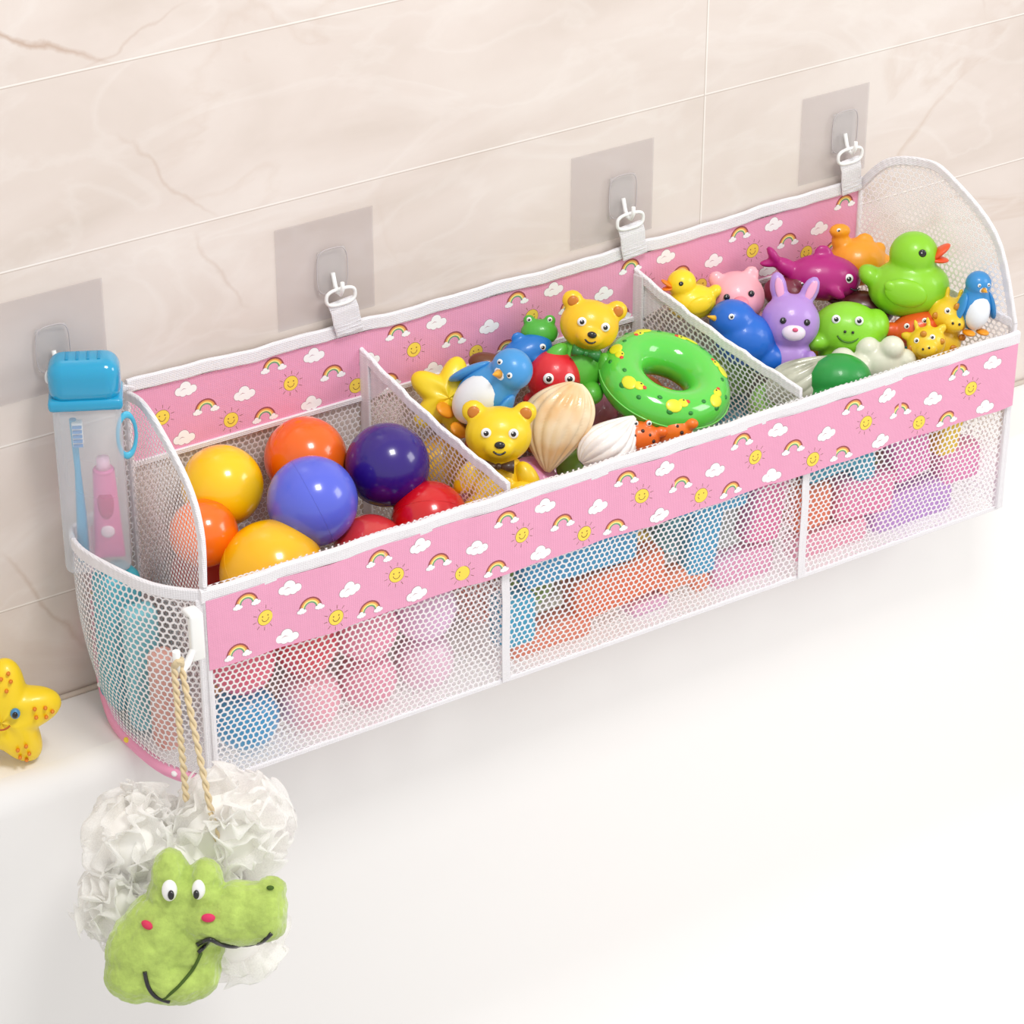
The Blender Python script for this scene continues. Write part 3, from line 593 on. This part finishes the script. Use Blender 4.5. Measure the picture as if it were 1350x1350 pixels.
penguin((.978,-.187,.248),.0185,rot(.35,-.1,.1),(50,140,205),'small blue rubber penguin toy near the end panel')
toy('frog_toy',[((0,0,0),(1.2,1,.9)),((0,-.5,-.5),(1,.7,.5))],vinyl(30,150,60),(.805,-.174,.204),.030,rot(0,-.2,0),'dark green rubber frog toy behind the front band')
shell('seashell_toy',(.768,-.152,.207),.030,rot(0,-.3,.9),(150,150,128),(205,205,185),'grey ribbed seashell toy near the divider',14,.5)
# lower contents behind the net
def block(c,size,col,label,r=(0,0,0),name='foam_block',bev=.008):
    b=B();b.box((0,0,0),size,mat(col,.55),bev=bev);return b.obj(name,loc=c,rot=r,label=label,cat='foam toy',group='foam toys behind the mesh')
block((.462,-.188,.110),(.140,.030,.052),(30,160,210),'light blue foam block behind the mesh front',(0,.05,0))
block((.383,-.190,.055),(.044,.030,.060),(40,172,210),'light blue foam block behind the mesh front')
block((.510,-.188,.055),(.115,.032,.050),(238,112,56),'orange foam block behind the mesh front',(0,-.1,0))
block((.425,-.186,.022),(.10,.034,.030),(236,134,100),'peach foam block behind the mesh front')
def tee(c,col,r,label,s=1):
    b=B();b.box((0,0,.025*s),(.085*s,.026,.032*s),mat(col,.55),bev=.007);b.box((0,0,-.018*s),(.034*s,.0255,.075*s),mat(col,.55),bev=.007)
    return b.obj('foam_letter',loc=c,rot=r,label=label,cat='foam toy',group='foam toys behind the mesh')
tee((.622,-.188,.096),(30,164,210),(0,.15,0),'light blue foam letter behind the mesh front',1.15)
tee((.600,-.186,.036),(238,130,86),(0,1.45,0),'orange foam letter behind the mesh front',.65)
block((.700,-.188,.085),(.045,.03,.075),(238,120,172),'pink foam block behind the mesh front',(0,.2,0))
block((.672,-.186,.024),(.08,.03,.036),(238,165,200),'pale pink foam block behind the mesh front')
block((.552,-.184,.014),(.05,.03,.018),(232,180,216),'pale pink foam block behind the mesh front')
block((.708,-.186,.138),(.02,.03,.022),(245,216,70),'yellow foam block behind the mesh front')
tee((.805,-.188,.118),(38,166,196),(0,1.5,0),'teal foam letter behind the mesh front',.95)
block((.762,-.188,.070),(.048,.03,.052),(238,120,76),'orange foam block behind the mesh front')
block((.835,-.188,.062),(.078,.03,.050),(238,130,178),'pink foam block behind the mesh front',(0,.1,0))
block((.790,-.186,.020),(.10,.03,.030),(242,164,190),'pale pink foam block behind the mesh front')
block((.895,-.188,.100),(.050,.03,.070),(234,120,190),'pink foam block behind the mesh front',(0,-.15,0))
tee((.955,-.188,.124),(248,216,30),(0,.2,0),'yellow foam letter behind the mesh front',.85)
block((.905,-.186,.028),(.11,.03,.044),(198,150,220),'lilac foam block behind the mesh front')
block((.968,-.188,.062),(.055,.03,.045),(238,140,194),'pink foam block behind the mesh front')
random.seed(9)
pal=[(250,200,60),(240,120,90),(90,190,220),(240,160,200),(150,210,90),(240,130,50),(220,70,60)]
for (xa,xb) in((.385,.64),(.76,.945)):
    nx=int((xb-xa)/.060)+1
    for i in range(nx):
        for (y,z) in((-.045,.04),(-.118,.04),(-.045,.105),(-.125,.108),(-.045,.168),(-.122,.160)):
            x=xa+(xb-xa)*i/(nx-1)+(.012 if z>.1 and z<.15 else 0)
            ball((x,y,z),.0275,random.choice(pal),'small plastic ball buried under the toy pile')
# ------------------------------------------------------------------ toothbrush case in pocket
CR=(0,0,FACE+.1);CL_=(-.005,-.048,.17)
cs=empty('toothbrush_case',CL_,'clear travel toothbrush case with blue cap in the mesh pocket','toothbrush case',rot=CR)
b=B();b.box((0,0,.092),(.064,.037,.184),CLEAR,bev=.009,seg=4);b.obj('case_body',parent=cs,label='clear frosted plastic case body')
CB=mat((24,158,202),.16,.6,sss=.2)
b=B();b.box((0,0,.209),(.068,.043,.044),CB,bev=.015,seg=6);b.box((0,0,.188),(.070,.044,.012),CB,bev=.004)
for k in range(4): b.box((-.015+.01*k,0,.2312),(.003,.016,.001),mat((20,144,190),.3),bev=.0004)
b.obj('cap',parent=cs,label='bright blue rounded cap')
b=B();b.tor((.036,-.004,.146),.013,.0022,mat((80,190,225),.3,.3),rot=(math.pi/2,0,.5),sx=.75,sy=1.7);b.obj('carry_loop',parent=cs,label='light blue carry loop')
tb=B();tb.tube([(-.014,-.004,.010),(-.013,-.004,.06),(-.013,-.004,.11),(-.014,-.004,.166)],[.006,.005,.003,.0035],mat((60,170,215),.3))
tb.box((-.010,-.007,.152),(.010,.010,.026),WHITE,bev=.001,seg=1)
for k in range(5): tb.box((-.010,-.013,.142+.005*k),(.009,.004,.002),mat((90,150,210),.5))
o=tb.obj('toothbrush',loc=CL_,rot=CR,label='light blue toothbrush inside the clear case',cat='toothbrush')
tp=B()
def tubefn(s,t):
    a=2*math.pi*s;q=t;rx=.0105+.0045*(1-q);ry=.0095*q**.6+.0008
    return V((.011+rx*math.cos(a),.003+ry*math.sin(a),.008+.098*q))
tp.surf(tubefn,32,16,mat((242,120,178),.35,.3),cu=True);tp.cyl((.011,.003,.106),.0105,.0095,.003,mat((242,120,178),.35));tp.cyl((.011,.003,.113),.007,.006,.012,mat((250,200,220),.3))
tp.sph((.011,-.0035,.072),(.008,.003,.018),mat((205,40,120),.4),seg=16);tp.sph((.011,-.0025,.040),(.007,.003,.007),mat((250,225,235),.4),seg=14)
o=tp.obj('toothpaste_tube',loc=CL_,rot=CR,label='small pink toothpaste tube inside the clear case',cat='toothpaste')
b=B();b.box((0,0,.082),(.042,.040,.160),mat((70,180,198),.4),bev=.012,seg=4);b.obj('shampoo_bottle',loc=(.008,-.055,.006),rot=(0,0,.1),label='teal bottle standing inside the mesh side pocket',cat='bottle')
b=B();b.box((0,0,.07),(.034,.026,.140),mat((110,196,208),.4),bev=.009,seg=4);b.obj('shampoo_bottle',loc=(.010,-.100,.006),rot=(0,0,-.1),label='pale teal bottle standing inside the mesh side pocket',cat='bottle')
b=B();b.box((0,0,.055),(.026,.030,.110),mat((232,170,155),.4),bev=.009,seg=4);b.obj('shampoo_bottle',loc=(.012,-.142,.006),rot=(0,0,-.1),label='pale coral bottle standing inside the mesh side pocket',cat='bottle')
# ------------------------------------------------------------------ starfish on ledge
star((-.128,-.070,.054),.058,rot(.1,-.15,.12),(250,214,20),(228,130,20),'chubby yellow rubber starfish with orange dots standing on tub ledge',None,True,True,.64,.42)
# ------------------------------------------------------------------ side hook
b=B();b.box((.006,-.2335,.185),(.014,.008,.050),WHITE,bev=.002);b.box((.006,-.228,.208),(.014,.018,.006),WHITE,bev=.002)
b.tube([(.000,-.236,.172),(-.010,-.244,.166),(-.020,-.252,.166),(-.026,-.256,.172),(-.026,-.256,.192)],.0038,WHITE,10)
b.obj('plastic_hook',label='white plastic hook clipped on basket corner holding a bath puff',cat='hook')
# ------------------------------------------------------------------ bath puff
PC=V((-.056,-.305,-.030))
pf=empty('bath_puff',PC,'white mesh bath puff with green plush crocodile hanging by a cord','bath sponge')
def puffmat():
    m,nt,p=newmat('puff_net');N=nt.nodes;L=nt.links
    p.inputs['Base Color'].default_value=(.99,.98,.955,1);p.inputs['Roughness'].default_value=.7;p.inputs['Sheen Weight'].default_value=.3
    tl=N.new('ShaderNodeBsdfTranslucent');tl.inputs[0].default_value=(.99,.985,.965,1)
    m1=N.new('ShaderNodeMixShader');m1.inputs[0].default_value=.45;L.new(p.outputs[0],m1.inputs[1]);L.new(tl.outputs[0],m1.inputs[2])
    t=N.new('ShaderNodeBsdfTransparent');uv=N.new('ShaderNodeUVMap');w_=N.new('ShaderNodeTexNoise');w_.inputs['Scale'].default_value=60
    L.new(uv.outputs[0],w_.inputs[0]);mr=N.new('ShaderNodeMapRange');mr.inputs['To Min'].default_value=.7;mr.inputs['To Max'].default_value=1.0
    L.new(w_.outputs['Fac'],mr.inputs['Value']);m2=N.new('ShaderNodeMixShader');L.new(mr.outputs['Result'],m2.inputs[0]);L.new(t.outputs[0],m2.inputs[1]);L.new(m1.outputs[0],m2.inputs[2])
    L.new(m2.outputs[0],N['Material Output'].inputs['Surface']);return m
PM=puffmat();b=B();random.seed(3)
def ruffle(C0,R,cnt):
    for k in range(cnt):
        n=V((random.gauss(0,1),random.gauss(0,1),random.gauss(0,1))).normalized();a=n.orthogonal().normalized();c=n.cross(a)
        ph=[random.uniform(0,6.3) for _ in range(7)];kk=random.choice((5,6,7));Rr=R*random.uniform(.86,1.04)
        def fn(s,t):
            th=2*math.pi*s;q=t
            rad=.006+(Rr-.006)*(math.sin(q*math.pi*.58)/math.sin(math.pi*.5))*(1+.07*math.sin(2*th+ph[0])+.04*math.sin(9*th+ph[1]))
            off=q*(R*.20*math.sin(kk*th+ph[2])+R*.12*math.sin((2*kk+1)*th+ph[3]+2*q)*q+R*.05*math.sin(23*th+ph[6])*q)+R*.22*q*math.sin(2*th+ph[4])
            return C0+(a*math.cos(th+.1*q*math.sin(5*th+ph[5]))+c*math.sin(th+.1*q*math.sin(5*th+ph[5])))*rad+n*off
        b.surf(fn,150,10,PM,cu=True,uv=lambda s,t,co:(s*3,t*.5))
for (r_x,u_y,tw_,R,cnt) in((.040,.052,.0,.058,9),(-.043,.040,.0,.053,9),(-.058,-.018,.005,.046,8),(.047,-.045,-.01,.050,8),(0,.02,0,.060,6),(-.03,-.055,0,.045,5)):
    ruffle(R0*r_x+U0*u_y-F0*tw_,R,cnt)
    b.sph(R0*r_x*.9+U0*u_y*.9,R*.7,mat((252,250,245),.9),seg=24)
b.obj('ruffled_puff',parent=pf,fix=False,label='white ruffled nylon mesh')
# cord
ROPE=mat((226,205,165),.8,0,.2,.4,500)
b=B()
for (x0,x1) in((V((-.030,-.258,.178)),V((-.046,-.300,.058))),(V((-.022,-.256,.176)),V((-.034,-.335,.030)))):
    for p0 in(0,math.pi):
        b.tube([x0.lerp(x1,i/50)-PC+V((.0018*math.cos(i*.9+p0),.0018*math.sin(i*.9+p0),0)) for i in range(51)],.0019,ROPE,6)
b.tube([x-PC for x in(V((-.030,-.258,.178)),V((-.028,-.262,.184)),V((-.024,-.260,.184)),V((-.022,-.256,.176)))],.0036,ROPE,8)
b.obj('hanging_cord',parent=pf,label='beige twisted cord')
# crocodile plush (local x right, z up, -y towards viewer)
def plush(c,name):
    m,nt,p=newmat(name);N=nt.nodes;L=nt.links
    tc=N.new('ShaderNodeTexCoord');n=N.new('ShaderNodeTexNoise');n.inputs['Scale'].default_value=4;n.inputs['Detail'].default_value=9;n.inputs['Roughness'].default_value=.7
    L.new(tc.outputs['Object'],n.inputs[0]);cr=N.new('ShaderNodeValToRGB');L.new(n.outputs['Fac'],cr.inputs[0])
    e=cr.color_ramp.elements;e[0].position=.36;e[0].color=rgb(*[int(x*.93) for x in c]);e[1].position=.66;e[1].color=rgb(*[min(255,int(x*1.08)) for x in c])
    L.new(cr.outputs[0],p.inputs['Base Color']);p.inputs['Roughness'].default_value=.9;p.inputs['Sheen Weight'].default_value=.9;p.inputs['Sheen Roughness'].default_value=.35;p.inputs['Specular IOR Level'].default_value=.1
    n2=N.new('ShaderNodeTexNoise');n2.inputs['Scale'].default_value=50;n2.inputs['Detail'].default_value=6;n2.inputs['Roughness'].default_value=.7;L.new(tc.outputs['Object'],n2.inputs[0])
    bm_=N.new('ShaderNodeBump');bm_.inputs['Strength'].default_value=.45;bm_.inputs['Distance'].default_value=.0025;L.new(n2.outputs['Fac'],bm_.inputs['Height']);L.new(bm_.outputs[0],p.inputs['Normal']);return m
GP=plush((182,206,108),'green_plush')
TI=rot(0,-.5297,0);cl=-F0*.070
def PX(px,py,y=0): return V(((px-240)/144,y,(1165-py)/144))
blobs=[(234,1139,(.18,.22,.23),-.16),(281,1143,(.16,.22,.19),-.16),(240,1165,(.26,.26,.22),-.10),(278,1166,(.22,.26,.18),-.12),(252,1192,(.40,.38,.28),0),(290,1200,(.36,.38,.24),-.08),(320,1192,(.32,.34,.26),-.12),(346,1186,(.26,.30,.27),-.14),(364,1184,(.17,.26,.26),-.14),(366,1158,(.14,.17,.12),-.16),(328,1172,(.28,.26,.17),-.12),(318,1212,(.38,.32,.15),-.08),(352,1206,(.24,.26,.15),-.12),
     (222,1215,(.40,.38,.38),0),(205,1242,(.40,.38,.42),0),(188,1274,(.30,.32,.26),0),(230,1278,(.44,.34,.25),0),(264,1266,(.25,.28,.28),0),(258,1237,(.32,.34,.30),0)]
b=B()
for (px,py,r,y) in blobs: b.sph(PX(px,py,y),r,GP,seg=20)
cr=b.obj('plush_crocodile',parent=pf,loc=cl,rot=TI,scale=.1,remesh=.018,smooth=5,label='green plush crocodile head')
tx=bpy.data.textures.new('fuzz','CLOUDS');tx.noise_scale=.05
dm=cr.modifiers.new('fuzz','DISPLACE');dm.texture=tx;dm.strength=.026;dm.mid_level=.5
tx2=bpy.data.textures.new('folds','CLOUDS');tx2.noise_scale=.35
dm2=cr.modifiers.new('folds','DISPLACE');dm2.texture=tx2;dm2.strength=.06;dm2.mid_level=.5
def SP(px,py,lift=.0):
    best=0;x,_,z=PX(px,py)
    for (bx_,by_,r,y) in blobs:
        c=PX(bx_,by_,y);d=1-((x-c.x)/r[0])**2-((z-c.z)/r[2])**2
        if d>0: best=min(best,y-r[1]*math.sqrt(d))
    return V((x,best-.004-lift,z))
def chain(pts,n=6):
    P=[V((a,c,0)) for a,c in pts];N_=(len(P)-1)*n
    return [SP(interp(P,i/N_).x,interp(P,i/N_).y) for i in range(N_+1)]
part('eye',cr,lambda b:(b.sph(SP(237,1156),(.072,.06,.10),WHITE,seg=16),b.sph(SP(240,1161,.055),(.03,.025,.045),BLACK,seg=12)),'white oval eye')
part('eye',cr,lambda b:(b.sph(SP(275,1155),(.062,.06,.092),WHITE,seg=16),b.sph(SP(273,1160,.055),(.028,.025,.042),BLACK,seg=12)),'white oval eye')
part('cheek',cr,lambda b:b.sph(SP(289,1190),(.065,.035,.04),mat((220,52,100),.8),seg=14),'pink embroidered cheek')
part('cheek',cr,lambda b:b.sph(SP(208,1201),(.06,.035,.038),mat((215,55,90),.8),rot=(0,.5,-.3),seg=14),'pink embroidered cheek')
part('mouth',cr,lambda b:(b.tube(chain([(272,1228),(290,1219),(305,1228),(330,1234),(352,1228),(370,1212)]),.022,BLACK,8),
    b.tube(chain([(290,1219),(284,1228),(274,1238)]),.020,BLACK,8)),'black stitched mouth')
part('collar_seam',cr,lambda b:(b.tube(chain([(278,1238),(268,1258),(250,1280),(228,1300)]),.016,mat((70,95,30),.9),6),
    b.tube(chain([(205,1262),(208,1280),(218,1296),(235,1304)]),.020,BLACK,8)),'black stitched smile')
part('nostrils',cr,lambda b:(b.sph(SP(368,1153),(.035,.02,.022),mat((70,100,30),.9),seg=8),))
